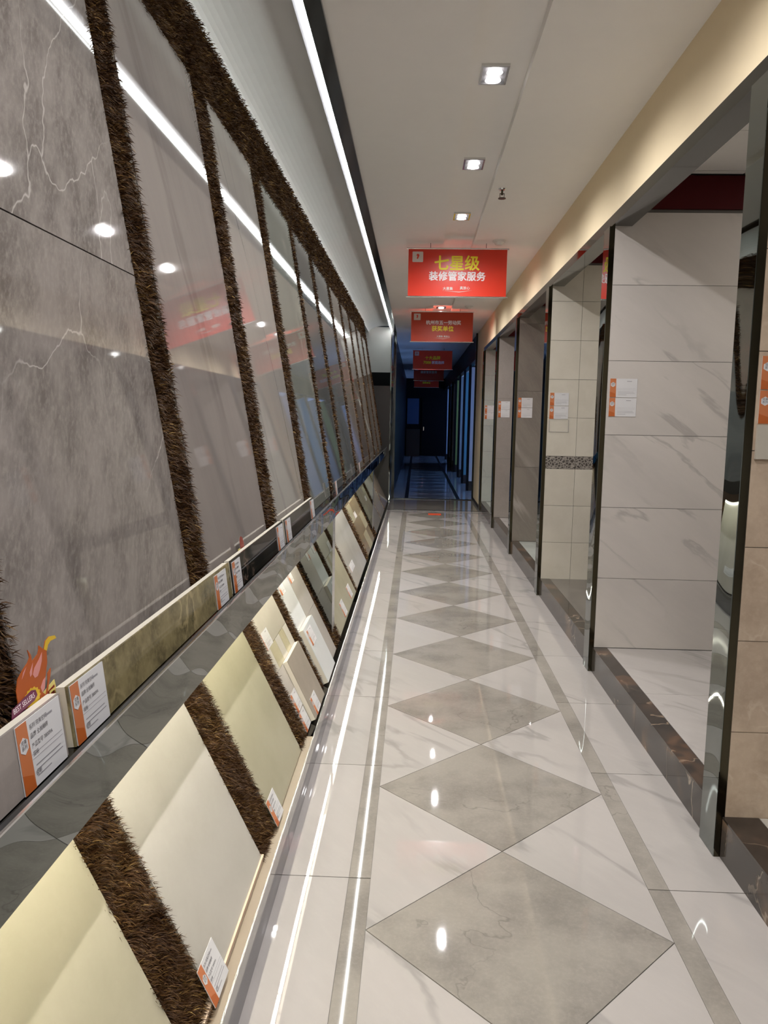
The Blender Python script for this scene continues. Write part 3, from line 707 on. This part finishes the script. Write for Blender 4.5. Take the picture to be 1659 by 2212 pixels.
    # curb up to the next partition (the nearest also has one in front)
for i, (a, b_) in enumerate([(-1.7, PF[0]-.002)] + [(PF[j]+TH+.002, PF[j+1]-.002) for j in range(5)]):
    lb = ['dark marble curb at the bottom right corner, in front of the beige brown partition', 'dark veined marble curb of the white marble bay', 'dark marble curb of the bay with cream tiles and wood floor',
          'dark marble curb of the streaked grey bay', 'dark marble curb of the taupe bay', 'dark marble curb of the farthest bay'][i]
    t = empty('marble_curb', loc=(1.13, (a+b_)/2, 0)); tag(t, lb, 'curb', 'dark marble curbs along the bays')
    n = max(1, round((b_-a)/.95)); st = (b_-a)/n
    for q in range(n):
        kid(box('front_tile', CURBFACE, 1.088, 1.097, a+q*st+.0008, a+(q+1)*st-.0008, 0, .1405), t)
        kid(box('top_tile', DARKMARBLE, 1.088, 1.172 if i else 1.21, a+q*st+.0008, a+(q+1)*st-.0008, .141, .149), t)
    kid(box('core', GROUT, 1.0975, 1.168, a, b_, 0, .1405), t)
    # bay floor
    fm = [BEIGESTONE, MARBLE, WOODFLOOR, PALETILE, MARBLE, PALETILE][i]
    fl = struct(box('floor', GROUT, 1.17, XE+.05, a-.1, b_+.1, .05, .140))
    if i in (0,): fm = CREAM2
    xs = frange(1.174 if i else 1.212, .83, XE); ysx = frange(a, .83 if i != 2 else .17, b_) if i else frange(a, .83, b_)
    if i == 2: xs = frange(1.174, 1.0, XE)
    if i == 1: ysx = [a, a+.30, a+1.08, b_]
    for c, d in zip(xs, xs[1:]):
        for e_, f_ in zip(ysx, ysx[1:]):
            kid(MB().box(c+.001, d-.001, e_+.001, f_-.001, .1405, .1475).obj('tile', fm), fl)
    # bay ceiling
    cl = struct(box('ceiling', GROUT, 1.18, XE+.05, a-.05, b_+.05, 2.885, 2.95))
    for c, d in zip(frange(1.185, .6, XE), frange(1.185, .6, XE)[1:]):
        yb = frange(a, .6, b_)
        for e_, f_ in zip(yb, yb[1:]): kid(MB().box(c+.004, d-.004, e_+.004, f_-.004, 2.872, 2.884).obj('ceiling_panel', PANELC), cl)
    # square lamp added out of view to fill the bay with light
    yc = (a+b_)/2; t = empty('bay_fill_lamp', loc=(2.55, yc, 2.871)); tag(t, 'added square fill lamp, out of view, in the ceiling of the %s' % ['bay before the beige brown partition', 'white marble bay', 'cream tiled bay', 'streaked grey bay', 'taupe bay', 'pale grey green bay'][i], 'light', 'added fill lamps in the display bays')
    MB().box(-.15, .15, -.15, .15, -.006, 0).obj('diffuser', WHITE, t, center=False)
    l = bpy.data.lights.new('lamp', 'AREA'); l.energy = BAY_W; l.size = .28; l.color = (1, .95, .87)
    lo = bpy.data.objects.new('lamp', l); COL.objects.link(lo); lo.parent = t; lo.location = (0, 0, -.01)

# tags on the partitions
def walltag(i, x, z, w, h, lb, dy=.0006):
    M = Matrix(((1, 0, 0, x), (0, 0, -1, PF[i]-dy), (0, 1, 0, z), (0, 0, 0, 1))); price_tag(M, lb, w=w, h=h, band=w*.22)
names = ['beige brown marble', 'white marble', 'cream tiled', 'streaked grey', 'taupe', 'pale grey green']
for i in range(6):
    x = 1.112 if i else 1.108
    z0 = [1.50, 1.527, 1.51, 1.52, 1.525, 1.50][i]
    w = .155 if i != 0 else .16
    walltag(i, x, z0+.110, w, .106, 'upper price tag on the %s partition' % names[i]); walltag(i, x, z0, w, .106, 'lower price tag on the %s partition' % names[i])
t = box('sample_plate', CREAM4, 1.105, 1.30, PF[0]-.012, PF[0]-.0005, 1.385, 1.495); tag(t, 'small plain cream plate under the tags of the beige brown partition', 'plate')
for nm, a in (('left', (1.113, 1.1145, 1.39, 1.505)), ('bottom', (1.113, 1.275, 1.39, 1.3915)), ('right', (1.2735, 1.275, 1.39, 1.505))): pass
t = empty('clear_holder', loc=(1.19, PF[2], 1.45)); tag(t, 'empty clear tag holder under the tags of the cream tiled partition', 'holder')
for a in ((1.113, 1.1150, 1.40, 1.505), (1.1155, 1.2725, 1.40, 1.402), (1.273, 1.275, 1.40, 1.505)): kid(box('holder_rim', GREYINK, a[0], a[1], PF[2]-.003, PF[2]-.0005, a[2], a[3]), t)

# ---------------------------------------------------------------- passage and dark hall
struct(box('wall_left', POSTS, -.43, -.412, 12.66, 14.36, 0, 2.88))
struct(box('wall_left', DARKGAP, -.72, -.431, 12.64, 12.655, 0, 2.0))
dr = struct(box('door_1', TRIMD, -.412, -.385, 14.36, 14.42, .012, 3.03)); kid(box('door_jamb', TRIMD, 1.05, 1.08, 14.36, 14.42, .012, 3.03), dr)
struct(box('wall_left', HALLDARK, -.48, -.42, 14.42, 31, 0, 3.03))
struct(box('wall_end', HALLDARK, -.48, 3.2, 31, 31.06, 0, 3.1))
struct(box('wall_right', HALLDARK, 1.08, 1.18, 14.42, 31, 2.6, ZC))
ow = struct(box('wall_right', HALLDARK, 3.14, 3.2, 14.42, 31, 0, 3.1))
hy = [16.3, 18.1, 20.0, 22.0, 24.1, 26.3, 28.6]
hl = ['white board', 'teal board', 'pale grey board', 'yellow green board', 'grey board', 'blue board', 'pale blue board']
for i, y in enumerate(hy):
    t = empty('hall_partition', loc=(1.1, y, 0)); tag(t, 'dark framed partition with a %s, %s from the door in the dark hall' % (hl[i], ['first', 'second', 'third', 'fourth', 'fifth', 'sixth', 'seventh'][i]), 'partition', 'partitions in the dark hall')
    kid(box('board', HALLP[[0, 1, 3, 2, 3, 4, 0][i]], 1.12, 3.1, y, y+.06, .2, 2.55), t); kid(box('frame_post', HALLDARK, 1.07, 1.118, y-.02, y+.1, 0, 2.6), t); kid(box('base', BLACK, 1.12, 3.1, y-.01, y+.07, 0, .2), t)
for i, y in enumerate((15.3, 17.2, 19.0, 21.0, 27.4, 29.6)):
    wn = struct(box('window_%d' % (i+1), WINM, 3.125, 3.135, y-.55, y+.55, .9, 2.3))
    for a in ((y-.6, y-.55), (y-.01, y+.01), (y+.55, y+.6)): kid(box('window_frame', WHITE, 3.10, 3.124, a[0], a[1], .85, 2.35), wn)
t = empty('cabinet', loc=(-.1, 30.7, 0)); tag(t, 'low black cabinet at the left of the far end of the dark hall', 'cabinet')
kid(box('body', BLACK, -.38, .15, 30.4, 30.95, 0, 1.05), t); kid(box('door', BLACK, -.37, .14, 30.385, 30.398, .05, 1.0), t)
t = tag(box('poster', HALLP[5], -.36, .1, 30.97, 30.995, 1.25, 2.25), 'dim blue poster above the black cabinet at the end of the hall', 'poster')
d2 = struct(box('door_2', HALLDARK, .22, 1.0, 30.95, 30.99, 0, 2.3)); kid(box('door_handle', CHROME, .28, .31, 30.93, 30.949, 1.0, 1.15), d2)
